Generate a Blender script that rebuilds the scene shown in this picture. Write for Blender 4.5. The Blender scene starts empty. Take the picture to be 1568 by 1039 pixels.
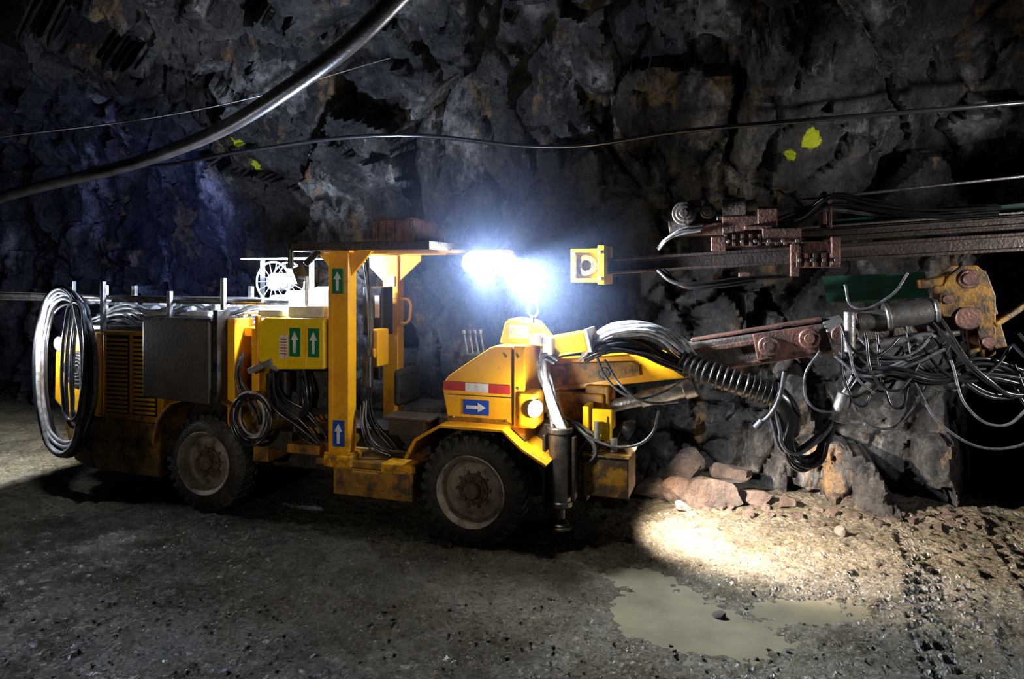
import bpy, bmesh, math, random
from mathutils import Vector, Matrix, noise, Euler
random.seed(7)
scene=bpy.context.scene
COL=scene.collection
# ------------------------------------------------------------------ materials
def nt(name):
    m=bpy.data.materials.new(name); m.use_nodes=True
    t=m.node_tree; b=t.nodes['Principled BSDF']; return m,t,b
def mat(name,c1,c2=None,scale=4,rough=.5,metal=0,bump=.0,bscale=40,lo=.4,hi=.62,mud=None,mudz=(0.5,1.6),rough2=None,spec=.5,mudamt=1.0):
    m,t,b=nt(name); N=t.nodes; L=t.links
    tc=N.new('ShaderNodeTexCoord')
    b.inputs['Roughness'].default_value=rough; b.inputs['Metallic'].default_value=metal
    b.inputs['Specular IOR Level'].default_value=spec
    col=None
    if c2:
        n=N.new('ShaderNodeTexNoise'); n.inputs['Scale'].default_value=scale; n.inputs['Detail'].default_value=8; n.inputs['Roughness'].default_value=.65
        L.new(tc.outputs['Object'],n.inputs['Vector'])
        mr=N.new('ShaderNodeMapRange'); mr.inputs[1].default_value=lo; mr.inputs[2].default_value=hi
        L.new(n.outputs['Fac'],mr.inputs[0])
        mx=N.new('ShaderNodeMix'); mx.data_type='RGBA'; mx.inputs[6].default_value=(*c1,1); mx.inputs[7].default_value=(*c2,1)
        L.new(mr.outputs[0],mx.inputs[0]); col=mx.outputs[2]
        if rough2 is not None:
            mm=N.new('ShaderNodeMapRange'); mm.inputs[3].default_value=rough; mm.inputs[4].default_value=rough2
            L.new(mr.outputs[0],mm.inputs[0]); L.new(mm.outputs[0],b.inputs['Roughness'])
        if mud:
            sx=N.new('ShaderNodeSeparateXYZ'); L.new(tc.outputs['Object'],sx.inputs[0])
            n2=N.new('ShaderNodeTexNoise'); n2.inputs['Scale'].default_value=9; n2.inputs['Detail'].default_value=9; n2.inputs['Roughness'].default_value=.7
            L.new(tc.outputs['Object'],n2.inputs['Vector'])
            a=N.new('ShaderNodeMapRange'); a.inputs[1].default_value=mudz[1]; a.inputs[2].default_value=mudz[0]; a.inputs[3].default_value=-.10; a.inputs[4].default_value=.19
            L.new(sx.outputs[2],a.inputs[0])
            ad=N.new('ShaderNodeMath'); ad.operation='ADD'; L.new(n2.outputs['Fac'],ad.inputs[0]); L.new(a.outputs[0],ad.inputs[1])
            r2=N.new('ShaderNodeMapRange'); r2.inputs[1].default_value=.52; r2.inputs[2].default_value=.68; r2.inputs[4].default_value=mudamt
            L.new(ad.outputs[0],r2.inputs[0])
            mx2=N.new('ShaderNodeMix'); mx2.data_type='RGBA'; L.new(r2.outputs[0],mx2.inputs[0]); L.new(col,mx2.inputs[6]); mx2.inputs[7].default_value=(*mud,1)
            col=mx2.outputs[2]
        L.new(col,b.inputs['Base Color'])
    else: b.inputs['Base Color'].default_value=(*c1,1)
    if bump:
        n3=N.new('ShaderNodeTexNoise'); n3.inputs['Scale'].default_value=bscale; n3.inputs['Detail'].default_value=6
        L.new(tc.outputs['Object'],n3.inputs['Vector'])
        bp=N.new('ShaderNodeBump'); bp.inputs['Strength'].default_value=bump; bp.inputs['Distance'].default_value=.02
        L.new(n3.outputs['Fac'],bp.inputs['Height']); L.new(bp.outputs[0],b.inputs['Normal'])
    return m
def emis(name,c,s):
    m,t,b=nt(name); b.inputs['Base Color'].default_value=(*c,1)
    b.inputs['Emission Color'].default_value=(*c,1); b.inputs['Emission Strength'].default_value=s; return m
YEL=mat('yellow_paint',(.84,.41,.008),(.74,.32,.008),3,.32,bump=.06,mud=(.15,.08,.022),mudz=(.35,1.4),rough2=.42,mudamt=.9)
YELB=mat('yellow_paint_clean',(.88,.62,.01),(.80,.50,.01),9,.3,bump=.05)
YELD=mat('yellow_paint_dirty',(.40,.185,.010),(.075,.045,.018),5,.5,bump=.3,lo=.41,hi=.60)
YELX=mat('yellow_paint_worn',(.30,.15,.012),(.055,.035,.02),7,.45,bump=.3,lo=.40,hi=.56)
BLK=mat('black_steel',(.016,.016,.018),(.04,.036,.03),8,.32,.3,bump=.15,rough2=.5)
JCK=mat('jack_black_paint',(.045,.045,.048),(.09,.08,.07),8,.22,.5,bump=.12,rough2=.4)
DRK=mat('dark_machinery',(.022,.02,.018),(.06,.045,.03),6,.45,.4,bump=.4)
PAN=mat('tank_panel',(.050,.040,.033),(.085,.062,.045),3,.38,.2,bump=.1)
STL=mat('worn_steel',(.34,.33,.33),(.12,.11,.10),9,.35,.8,bump=.25,rough2=.6)
CHR=mat('galvanised',(.6,.61,.63),(.35,.34,.33),12,.3,.7,bump=.1)
BRN=mat('rusty_primer',(.21,.10,.075),(.07,.045,.04),8,.42,.3,bump=.4,rough2=.6)
FEED=mat('feed_beam_metal',(.12,.09,.08),(.045,.036,.034),10,.33,.5,bump=.3,rough2=.55)
RUB=mat('tyre_rubber',(.018,.017,.016),(.075,.062,.045),4,.55,0,bump=.5,bscale=30,lo=.45,hi=.7)
RIM=mat('rim_paint',(.32,.26,.215),(.13,.095,.07),7,.6,.1,bump=.4,lo=.43,hi=.62)
HUB=mat('hub_mud',(.15,.09,.055),(.07,.045,.03),12,.7,.1,bump=.5)
HBK=mat('hose_black',(.016,.016,.018),None,rough=.25,spec=.8)
HGR=mat('hose_lit_grey',(.13,.135,.15),(.05,.05,.055),20,.28,0,bump=.1)  # grey base colour lightens black hoses where lamps strike them
HWH=mat('hose_lit_white',(.5,.51,.54),(.2,.2,.21),14,.35)  # pale base colour paints strong lamp light onto black hoses
WHT=mat('white_plate',(.75,.75,.75),(.5,.5,.5),6,.4)
RED=mat('red_tape',(.5,.02,.015),(.3,.03,.02),20,.4)
BLU=mat('blue_sign',(.01,.06,.40),None,rough=.35)
GRN=mat('green_sign',(.005,.16,.07),None,rough=.35)
GRS=mat('green_sheet',(.0,.085,.045),(.0,.04,.025),5,.6)
BOOM=mat('boom_steel',(.20,.17,.155),(.06,.05,.045),7,.36,.5,bump=.4,rough2=.6)
E_FL=emis('flood_led',(.84,.91,1),260)
E_HD=emis('headlamp_warm',(1,.92,.76),70)
E_RR=emis('rear_lamp_led',(.82,.9,1),60)

def rockmat(name,dark,mid,lite,ochre,paint):
    m,t,b=nt(name); N=t.nodes; L=t.links
    tc=N.new('ShaderNodeTexCoord')
    mp=N.new('ShaderNodeMapping'); mp.inputs['Scale'].default_value=(1,1,.5); mp.inputs['Rotation'].default_value=(0,.25,0)
    L.new(tc.outputs['Object'],mp.inputs[0])
    def noi(s,d=9,r=.62,dist=0,st=False):
        n=N.new('ShaderNodeTexNoise'); n.inputs['Scale'].default_value=s; n.inputs['Detail'].default_value=d; n.inputs['Roughness'].default_value=r; n.inputs['Distortion'].default_value=dist
        L.new((mp if st else tc).outputs[0 if st else 'Object'],n.inputs['Vector']); return n.outputs['Fac']
    def mr(i,a,c,o0=0,o1=1):
        x=N.new('ShaderNodeMapRange'); x.inputs[1].default_value=a; x.inputs[2].default_value=c; x.inputs[3].default_value=o0; x.inputs[4].default_value=o1; L.new(i,x.inputs[0]); return x.outputs[0]
    def mix(f,a,c):
        x=N.new('ShaderNodeMix'); x.data_type='RGBA'; L.new(f,x.inputs[0])
        for k,v in ((6,a),(7,c)):
            if isinstance(v,tuple): x.inputs[k].default_value=(*v,1)
            else: L.new(v,x.inputs[k])
        return x.outputs[2]
    c=mix(mr(noi(1.6,10,.72,0,True),.44,.60),dark,mid)
    c=mix(mr(noi(.75,9,.7,0,True),.54,.64),c,lite)
    c=mix(mr(noi(1.3,9,.68,0,True),.57,.65,0,.85),c,ochre)
    c=mix(mr(noi(13,8,.75),.48,.66,0,.8),c,dark)
    if paint:
        for (x,y,z,r) in paint:
            vm=N.new('ShaderNodeVectorMath'); vm.operation='MULTIPLY'; vm.inputs[1].default_value=(1,.12,1); L.new(tc.outputs['Object'],vm.inputs[0])
            v2=N.new('ShaderNodeVectorMath'); v2.operation='DISTANCE'; v2.inputs[1].default_value=(x,y*.12,z); L.new(vm.outputs[0],v2.inputs[0])
            n=noi(9,3); ad=N.new('ShaderNodeMath'); ad.operation='MULTIPLY_ADD'; L.new(n,ad.inputs[0]); ad.inputs[1].default_value=.14; L.new(v2.outputs['Value'],ad.inputs[2])
            c=mix(mr(ad.outputs[0],r+.10,r+.08),c,(.75,.85,.02))
    L.new(c,b.inputs['Base Color'])
    L.new(mr(noi(3.5),.35,.65,.25,.58),b.inputs['Roughness'])
    vo=N.new('ShaderNodeTexVoronoi'); vo.inputs['Scale'].default_value=4.5
    nv=N.new('ShaderNodeTexNoise'); nv.inputs['Scale'].default_value=3; nv.inputs['Detail'].default_value=5; L.new(tc.outputs['Object'],nv.inputs['Vector'])
    av=N.new('ShaderNodeVectorMath'); av.operation='MULTIPLY_ADD'; L.new(nv.outputs['Color'],av.inputs[0]); av.inputs[1].default_value=(.35,.35,.35); L.new(mp.outputs[0],av.inputs[2]); L.new(av.outputs[0],vo.inputs['Vector'])
    b1=N.new('ShaderNodeBump'); b1.inputs['Strength'].default_value=.9; b1.inputs['Distance'].default_value=.2; L.new(vo.outputs['Distance'],b1.inputs['Height'])
    b2=N.new('ShaderNodeBump'); b2.inputs['Strength'].default_value=1; b2.inputs['Distance'].default_value=.09; L.new(noi(8,12,.74),b2.inputs['Height']); L.new(b1.outputs[0],b2.inputs['Normal'])
    L.new(b2.outputs[0],b.inputs['Normal'])
    return m
ROCK=rockmat('mine_rock',(.013,.013,.015),(.088,.082,.078),(.40,.385,.37),(.34,.20,.08),[(3.45,7.4,4.19,.10),(3.24,7.4,4.02,.07),(-4.2,11.0,4.65,.07),(-4.0,11.0,4.35,.06)])
ROCKB=rockmat('rubble_rock',(.05,.036,.03),(.14,.105,.09),(.30,.26,.24),(.20,.12,.08),None)
def floormat():
    m,t,b=nt('wet_mine_floor'); N=t.nodes; L=t.links
    tc=N.new('ShaderNodeTexCoord')
    def noi(s,d=8,r=.6):
        n=N.new('ShaderNodeTexNoise'); n.inputs['Scale'].default_value=s; n.inputs['Detail'].default_value=d; n.inputs['Roughness'].default_value=r
        L.new(tc.outputs['Object'],n.inputs['Vector']); return n.outputs['Fac']
    def mr(i,a,c,o0=0,o1=1):
        x=N.new('ShaderNodeMapRange'); x.inputs[1].default_value=a; x.inputs[2].default_value=c; x.inputs[3].default_value=o0; x.inputs[4].default_value=o1; L.new(i,x.inputs[0]); return x.outputs[0]
    def mix(f,a,c):
        x=N.new('ShaderNodeMix'); x.data_type='RGBA'; L.new(f,x.inputs[0])
        for k,v in ((6,a),(7,c)):
            if isinstance(v,tuple): x.inputs[k].default_value=(*v,1)
            else: L.new(v,x.inputs[k])
        return x.outputs[2]
    c=mix(mr(noi(1.2),.4,.6),(.048,.041,.024),(.11,.096,.064))
    c=mix(mr(noi(30,6,.7),.55,.68),c,(.19,.175,.14))
    c=mix(mr(noi(14,6),.52,.68),c,(.025,.021,.014))
    L.new(c,b.inputs['Base Color'])
    L.new(mr(noi(1.7,10,.7),.4,.6,.12,.38),b.inputs['Roughness'])
    b.inputs['Specular IOR Level'].default_value=.8
    vo=N.new('ShaderNodeTexVoronoi'); vo.inputs['Scale'].default_value=30; L.new(tc.outputs['Object'],vo.inputs['Vector'])
    g=mr(vo.outputs['Distance'],0,.6,1,0)
    b1=N.new('ShaderNodeBump'); b1.inputs['Strength'].default_value=1; b1.inputs['Distance'].default_value=.024; L.new(g,b1.inputs['Height'])
    b2=N.new('ShaderNodeBump'); b2.inputs['Strength'].default_value=1; b2.inputs['Distance'].default_value=.05; L.new(noi(18,8,.7),b2.inputs['Height']); L.new(b1.outputs[0],b2.inputs['Normal'])
    L.new(b2.outputs[0],b.inputs['Normal'])
    return m
FLOOR=floormat()
WATER=mat('muddy_water',(.13,.117,.082),(.095,.085,.06),2,.06,0,bump=.06,bscale=8)

# ------------------------------------------------------------------ helpers
J=bpy.data.objects.new('drilling_jumbo',None); COL.objects.link(J)
J.location=(-.40,6.57,0); J.rotation_euler=(0,0,math.radians(-18.2))
def add(name,me,m,parent=J,smooth=False):
    o=bpy.data.objects.new(name,me); COL.objects.link(o)
    if m: me.materials.append(m)
    if parent: o.parent=parent
    if smooth:
        for p in me.polygons: p.use_smooth=True
    return o
def bev(o,w,seg=2):
    if w>0:
        b=o.modifiers.new('b','BEVEL'); b.width=w; b.segments=seg; b.limit_method='ANGLE'
def mesh(name,vs,fs,m,parent=J,bevel=0,smooth=False):
    me=bpy.data.meshes.new(name); me.from_pydata(vs,[],fs)
    bm=bmesh.new(); bm.from_mesh(me); bmesh.ops.recalc_face_normals(bm,faces=bm.faces); bm.to_mesh(me); bm.free()
    o=add(name,me,m,parent,smooth); bev(o,bevel); return o
BF=[(0,1,3,2),(4,6,7,5),(0,4,5,1),(2,3,7,6),(0,2,6,4),(1,5,7,3)]
def boxes(name,lst,m,bevel=.008,parent=J):
    vs=[];fs=[]
    for (a,b,c,d,e,f) in lst:
        k=len(vs)
        vs+=[(x,y,z) for x in (a,b) for y in (c,d) for z in (e,f)]
        fs+=[tuple(k+i for i in q) for q in BF]
    return mesh(name,vs,fs,m,parent,bevel)
def box(name,a,b,c,d,e,f,m,bevel=.01): return boxes(name,[(a,b,c,d,e,f)],m,bevel)
def prism(name,poly,v0,v1,m,bevel=.015):
    n=len(poly); vs=[(u,v0,z) for u,z in poly]+[(u,v1,z) for u,z in poly]
    fs=[tuple(range(n)),tuple(range(2*n-1,n-1,-1))]+[(i,(i+1)%n,n+(i+1)%n,n+i) for i in range(n)]
    return mesh(name,vs,fs,m,J,bevel)
def strip(name,path,th,v0,v1,m):
    out=[];inn=[]
    for i,(u,z) in enumerate(path):
        a=Vector(path[max(0,i-1)]); b=Vector(path[min(len(path)-1,i+1)]); d=(b-a).normalized(); n=Vector((-d.y,d.x))
        out.append((u+n.x*th,z+n.y*th)); inn.append((u,z))
    return prism(name,out+inn[::-1],v0,v1,m,.006)
def bars(name,lst,m,bevel=.008):
    vs=[];fs=[]
    for it in lst:
        p0,p1,h,w=it[:4]; h2=it[4] if len(it)>4 else h
        p0=Vector(p0);p1=Vector(p1); d=(p1-p0).normalized()
        s=d.cross(Vector((0,0,1)))
        if s.length<.1: s=Vector((0,1,0))
        s.normalize(); up=s.cross(d)
        k=len(vs)
        for p,hh in ((p0,h),(p1,h2)):
            for y in (-1,1):
                for z in (-1,1): vs.append(tuple(p+s*y*w/2+up*z*hh/2))
        fs+=[tuple(k+i for i in q) for q in BF]
    return mesh(name,vs,fs,m,J,bevel)
def lathe_data(p0,d,prof,n=32):
    p0=Vector(p0); d=Vector(d).normalized(); a=d.orthogonal().normalized(); b=d.cross(a)
    vs=[];fs=[]; k=len(prof)
    for i in range(n):
        t=2*math.pi*i/n
        for (r,h) in prof: vs.append(tuple(p0+d*h+(a*math.cos(t)+b*math.sin(t))*max(r,.0005)))
    for i in range(n):
        for j in range(k-1): fs.append((i*k+j,((i+1)%n)*k+j,((i+1)%n)*k+j+1,i*k+j+1))
    return vs,fs
def cyls(name,lst,m,n=24,bevel=.004):
    V=[];F=[]
    for it in lst:
        p0,p1,r=it[:3]; r2=it[3] if len(it)>3 else r
        L=(Vector(p1)-Vector(p0)).length; c=min(r*.12,.01)
        vs,fs=lathe_data(p0,Vector(p1)-Vector(p0),[(0,0),(r-c,0),(r,c),(r2,L-c),(r2-c,L),(0,L)],n)
        k=len(V); V+=vs; F+=[tuple(k+i for i in f) for f in fs]
    o=mesh(name,V,F,m,J,0,True)
    o.data.set_sharp_from_angle(angle=math.radians(40))
    return o
def lathe(name,p0,d,prof,m,n=40,parent=J):
    vs,fs=lathe_data(p0,d,prof,n); o=mesh(name,vs,fs,m,parent,0,True)
    o.data.set_sharp_from_angle(angle=math.radians(38))
    return o
def tube(name,splines,r,m,parent=J,cyc=False):
    cu=bpy.data.curves.new(name,'CURVE'); cu.dimensions='3D'; cu.bevel_depth=r; cu.bevel_resolution=3; cu.resolution_u=8; cu.use_fill_caps=True
    for pts in splines:
        s=cu.splines.new('BEZIER'); s.bezier_points.add(len(pts)-1); s.use_cyclic_u=cyc
        for bp,p in zip(s.bezier_points,pts):
            bp.co=p; bp.handle_left_type=bp.handle_right_type='AUTO'
    cu.materials.append(m)
    o=bpy.data.objects.new(name,cu); COL.objects.link(o)
    if parent: o.parent=parent
    return o
def bundle(name,pts,n,spread,r,m):
    S=[]
    for k in range(n):
        ang=2*math.pi*k/n+random.random(); rr=spread*math.sqrt(random.random()*.8+.2)
        S.append([tuple(Vector(p)+Vector((math.cos(ang)*rr*.6,math.sin(ang)*rr,math.sin(ang+1)*rr))+Vector([random.uniform(-.35,.35)*spread for _ in range(3)])) for p in pts])
    return tube(name,S,r,m)
def sign(name,u,z,w,h,v,m,dirn):
    t=.006
    box(name+'_plate',u-w/2,u+w/2,v-t,v,z-h/2,z+h/2,m,.001)
    if dirn=='right': L=w*.38; T=h*.32; pts=[(-L,-T*.35),(L*.2,-T*.35),(L*.2,-T),(L,0),(L*.2,T),(L*.2,T*.35),(-L,T*.35)]
    else: L=h*.38; T=w*.34; pts=[(T*.35,-L),(T*.35,L*.2),(T,L*.2),(0,L),(-T,L*.2),(-T*.35,L*.2),(-T*.35,-L)]
    n=len(pts); vs=[(u+a,v-t-.004,z+b) for a,b in pts]+[(u+a,v-t+.001,z+b) for a,b in pts]
    mesh(name+'_arrow',vs,[tuple(range(n)),tuple(range(2*n-1,n-1,-1))]+[(i,(i+1)%n,n+(i+1)%n,n+i) for i in range(n)],WHT)
def bolts(name,pts,r,h,m,d=(0,-1,0)):
    cyls(name,[(p,tuple(Vector(p)+Vector(d)*h),r) for p in pts],m,6)

# ------------------------------------------------------------------ wheels
def wheel(name,u,v,side=-1):
    R=.55
    p=(u,v,R); d=(0,-side*1.0,0)
    lathe(name+'_tyre',p,d,[(.33,.02),(.35,.0),(.40,-.005),(.46,.01),(.505,.035),(.525,.06),(.53,.17),(.525,.28),(.505,.305),(.46,.33),(.35,.34),(.33,.32)],RUB,56)
    V=[];F=[]
    nl=30
    for i in range(nl):
        for s in (0,1):
            t0=2*math.pi*(i+.5*s)/nl
            def P(r,t,h): return (u+r*math.cos(t),v-side*h,R+r*math.sin(t))
            w=.062; sk=.07
            h0,h1=(.02,.155) if s==0 else (.32,.185)
            k=len(V)
            for (h,tt) in ((h0,t0),(h1,t0+sk*2)):
                for r in ((.49 if h==h0 else .52),.556 if h!=h0 else .535):
                    for q in (-w,w): V.append(P(r,tt+q,h))
            F+=[tuple(k+j for j in q) for q in BF]
            k=len(V)
            for h in (h0,h0+(.02 if s==0 else -.02)):
                for r in (.45,.535):
                    for q in (-w*.8,w*.8): V.append(P(r,t0+q,h-(0.012 if s==0 else -.012)*(1 if r<.5 else 0)))
            F+=[tuple(k+j for j in q) for q in BF]
    mesh(name+'_tread',V,F,RUB,J,.006)
    lathe(name+'_rim',p,d,[(.345,.005),(.352,-.012),(.335,-.018),(.315,.0),(.30,.03),(.285,.09),(.25,.115),(.19,.09),(.15,.085),(.15,.3)],RIM,48)
    lathe(name+'_rim_ring',p,d,[(.33,-.02),(.345,-.03),(.352,-.012),(.33,.0)],RIM,48)
    lathe(name+'_hub',p,d,[(0,.0),(.07,.0),(.085,.015),(.09,.05),(.15,.06),(.16,.1)],HUB,32)
    bolts(name+'_bolts',[(u+.17*math.cos(a),v-side*.10,R+.17*math.sin(a)) for a in [2*math.pi*i/10 for i in range(10)]]+[(u+.115*math.cos(a),v-side*.06,R+.115*math.sin(a)) for a in [2*math.pi*i/8 for i in range(8)]],.018,.03,HUB,(0,side,0))
wheel('front_wheel_near',0,0); wheel('rear_wheel_near',-3.17,0)
wheel('front_wheel_far',0,1.9,1); wheel('rear_wheel_far',-3.17,1.9,1)
cyls('axles',[((0,.2,.55),(0,1.7,.55),.11),((-3.17,.2,.55),(-3.17,1.7,.55),.11)],DRK)

# ------------------------------------------------------------------ rear engine module
prism('rear_skirt',[(-5.28,.80),(-5.12,.42),(-4.9,.34),(-3.82,.32),(-3.82,.92),(-5.25,1.0)],.03,1.87,YELD)
boxes('skirt_details',[(-4.45,-4.15,.0,.03,.55,.72),(-5.0,-4.6,.0,.03,.62,.68)],YELD)
box('engine_cover',-4.70,-3.80,.05,1.85,.93,1.98,YEL,.02)
prism('radiator_housing',[(-5.52,1.1),(-5.50,1.70),(-5.38,1.86),(-5.2,1.93),(-4.72,1.95),(-4.72,.93),(-5.3,.93)],.08,1.82,YEL,.03)
sl=[]
for c0,c1 in ((-4.62,-4.30),(-4.21,-3.89)):
    for i in range(17): z=1.03+i*.052; sl.append((c0,c1,.028,.052,z,z+.030))
boxes('engine_louvers',sl,YEL,.004)
boxes('louver_recess',[(-4.63,-4.29,.035,.06,1.01,1.93),(-4.22,-3.88,.035,.06,1.01,1.93)],BLK,.002)
lathe('fan_grille',(-5.12,.08,1.5),(0,-1,0),[(.0,.006),(.18,.006),(.19,.02),(.215,.02),(.22,0)],BLK)
tube('fan_guard',[[(-5.12+r*math.cos(a),.055,1.5+r*math.sin(a)) for a in [k*math.pi/6 for k in range(12)]] for r in (.05,.09,.13,.17)],.004,STL,cyc=True)
prism('fuel_tank_panel',[(-3.90,1.27),(-3.90,2.12),(-3.86,2.15),(-2.99,2.15),(-2.97,2.12),(-2.97,1.23)],-.14,.35,PAN,.02)
boxes('tank_trim',[(-3.93,-2.94,-.15,.36,2.13,2.165),(-2.96,-2.90,-.1,.1,1.25,2.25)],BLK,.005)
strip('rear_fender',[(-3.84,.72),(-3.78,.98),(-3.60,1.18),(-3.4,1.235),(-2.9,1.235),(-2.68,1.14),(-2.52,.86)],.03,-.04,.40,YELD)
box('engine_block',-3.8,-2.5,.42,1.5,.5,2.0,DRK,.03)
box('rear_deck',-5.3,-2.95,.12,1.8,1.98,2.03,STL,.008)
cyls('deck_canisters',[((-5.0,.55,2.16),(-4.4,.55,2.16),.10),((-4.3,.45,2.14),(-3.8,.45,2.14),.08),((-3.7,.6,2.18),(-3.1,.6,2.18),.12),((-4.6,1.1,2.2),(-3.5,1.1,2.2),.14),((-3.3,.35,2.03),(-3.3,.35,2.3),.07),((-4.05,.75,2.03),(-4.05,.75,2.36),.06)],CHR)
boxes('deck_boxes',[(-4.25,-3.95,.25,.5,2.03,2.2),(-3.6,-3.3,.2,.4,2.03,2.22),(-4.9,-4.6,.8,1.1,2.03,2.3),(-3.15,-2.9,.7,1.1,2.03,2.35)],WHT,.015)
bundle('deck_hoses',[(-5.1,.3,2.05),(-4.7,.35,2.22),(-4.2,.3,2.12),(-3.7,.3,2.25),(-3.2,.35,2.12),(-2.8,.4,2.22),(-2.4,.5,2.1)],9,.11,.016,HWH)
boxes('rack_uprights',[(u-.025,u+.025,.05,.10,1.95,t) for u,t in ((-5.2,2.56),(-4.72,2.56),(-3.72,2.45),(-2.97,2.60))]+[(u-.025,u+.025,.5,.55,1.98,2.5) for u in (-5.2,-4.72,-2.97)]+[(u-.02,u+.02,.05,.55,2.27,2.31) for u in (-5.2,-4.72,-3.72,-2.97)],CHR,.006)
cyls('drill_rods',[((-7.6,.14,2.40),(-2.5,.14,2.35),.024),((-7.0,.21,2.345),(-2.2,.21,2.33),.034),((-7.3,.30,2.36),(-2.7,.30,2.36),.024),((-7.5,.40,2.345),(-2.6,.40,2.345),.024)],STL,12)
def loops(c,a,b,n,jit,r,m,name,vv=0,tilt=0):
    S=[]
    for k in range(n):
        aa=a+random.uniform(-jit,jit); bb=b+random.uniform(-jit,jit); du=random.uniform(-jit,jit)*.6; dz=random.uniform(-jit,jit)*.6; vo=random.uniform(0,.12)
        S.append([(c[0]+du+aa*math.cos(t)+tilt*bb*math.sin(t),c[1]-vo+vv*math.cos(t),c[2]+dz+bb*math.sin(t)) for t in [2*math.pi*q/10 for q in range(10)]])
    tube(name,S,r,m,cyc=True)
loops((-5.17,-.02,1.50),.42,.92,9,.07,.020,HWH,'hose_coil_bright')
loops((-5.17,.0,1.46),.44,.94,8,.08,.020,HBK,'hose_coil_dark')
loops((-4.93,-.04,1.6),.13,.72,5,.05,.020,HGR,'hose_coil_inner',tilt=.05)
tube('coil_strap',[[(-5.2,-.12,2.40),(-5.2,.02,2.48),(-5.2,.1,2.4)]],.02,HBK)
lathe('tail_lamp_bezel',(-5.36,.07,1.80),(0,-1,0),[(0,0),(.08,0),(.09,.05),(.08,.05)],BLK,24)
lathe('tail_lamp_lens',(-5.36,.05,1.80),(0,-1,0),[(.075,0),(.07,.03),(0,.045)],E_RR,24)
boxes('side_frames',[(-2.90,-2.80,.05,.35,.95,2.15),(-2.62,-2.52,.1,.3,1.1,2.05),(-2.95,-2.5,.2,.5,1.95,2.05)],YEL,.01)
prism('sign_box',[(-2.44,1.70),(-2.44,2.12),(-2.34,2.18),(-1.62,2.18),(-1.62,1.66),(-2.3,1.63)],-.02,.5,YELB,.015)
boxes('sign_box_ribs',[(-2.46,-2.42,-.04,.02,1.66,2.2),(-2.1,-2.085,-.028,-.015,1.68,2.16),(-1.85,-1.835,-.028,-.015,1.68,2.16)],YEL,.004)
sign('exit_sign_a',-1.97,1.93,.13,.30,-.022,GRN,'up'); sign('exit_sign_b',-1.74,1.93,.13,.30,-.022,GRN,'up')
box('label_plate',-2.16,-2.05,-.028,-.02,1.76,2.0,WHT,.001)
boxes('label_lines',[(-2.15,-2.06,-.031,-.027,1.95-.03*i,1.96-.03*i) for i in range(6)],RED,0)
boxes('sign_box_top',[(-2.5,-2.2,.05,.4,2.18,2.26),(-2.15,-1.7,.1,.45,2.18,2.3)],WHT,.02)
cyls('filters_mid',[((-2.35,.1,1.3),(-2.35,.1,1.58),.06),((-2.18,.12,1.25),(-2.18,.12,1.6),.055),((-2.7,.3,1.1),(-2.7,.3,1.7),.07),((-2.0,.2,1.05),(-2.0,.2,1.62),.06)],BLK)
boxes('hydraulic_blocks',[(-2.5,-2.05,.25,.5,1.35,1.62),(-1.95,-1.65,.2,.5,1.2,1.6),(-2.4,-2.1,.1,.4,.75,.95)],DRK,.01)
cyls('air_cleaner',[((-2.55,-.02,1.60),(-2.25,-.02,1.72),.035),((-2.45,.0,1.70),(-2.2,.0,1.64),.03)],CHR)
loops((-2.46,-.06,1.15),.20,.23,4,.025,.014,HWH,'hose_coil_small')
loops((-2.44,-.03,1.12),.22,.25,3,.03,.014,HBK,'hose_coil_small_dark')
bundle('mid_hoses',[(-2.75,.1,1.75),(-2.7,.0,1.45),(-2.55,.1,1.15),(-2.6,.2,.85)],4,.05,.014,HGR)
bundle('mid_hoses_b',[(-1.95,.1,1.62),(-1.85,.05,1.3),(-2.0,.1,1.05),(-1.8,.2,.85)],6,.09,.014,HBK)
bundle('mid_hoses_c',[(-2.3,.1,1.6),(-2.2,.0,1.35),(-1.9,.05,1.1),(-1.7,.1,.9)],5,.08,.013,HBK)
boxes('mid_steps',[(-2.12,-1.72,.05,.55,.74,.84),(-2.08,-1.76,.1,.5,.95,1.02),(-2.6,-2.4,.1,.5,.6,1.0)],YELD,.01)
cyls('steer_cyl',[((-2.2,.35,.9),(-1.5,.45,.85),.05),((-2.3,.35,1.02),(-1.6,.35,1.1),.04)],YELD)
box('centre_chassis',-2.7,-.5,.55,1.4,.42,.95,DRK,.02)
# ------------------------------------------------------------------ operator station
boxes('platform',[(-1.75,-.60,.02,1.6,.66,.73),(-1.52,-.62,.0,.16,.38,.66),(-1.30,-.66,-.015,.01,.46,.64)],YELD,.012)
boxes('platform_front_ledge',[(-1.62,-1.3,-.03,.2,.66,.78),(-.95,-.62,-.03,.2,.66,.75)],YEL,.01)
box('canopy_post_near',-1.60,-1.36,.03,.19,.73,2.90,YEL,.012)
box('canopy_post_far',-1.57,-1.37,1.13,1.29,.73,2.90,YEL,.012)
prism('post_gusset_near',[(-1.36,2.88),(-1.36,2.62),(-1.12,2.88)],.08,.12,YEL,.004)
prism('post_gusset_near_rear',[(-1.60,2.88),(-1.60,2.7),(-1.78,2.88)],.08,.12,YEL,.004)
prism('post_gusset_far',[(-1.37,2.88),(-1.37,2.55),(-1.08,2.80),(-1.08,2.88)],1.15,1.19,YEL,.004)
prism('post_gusset_far_rear',[(-1.57,2.88),(-1.57,2.55),(-1.84,2.80),(-1.84,2.88)],1.15,1.19,YEL,.004)
boxes('post_plates',[(-1.64,-1.32,.015,.205,.73,.80),(-1.57,-1.545,.02,.03,.9,2.8),(-1.57,-1.37,1.125,1.13,2.35,2.45)],YEL,.003)
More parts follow.
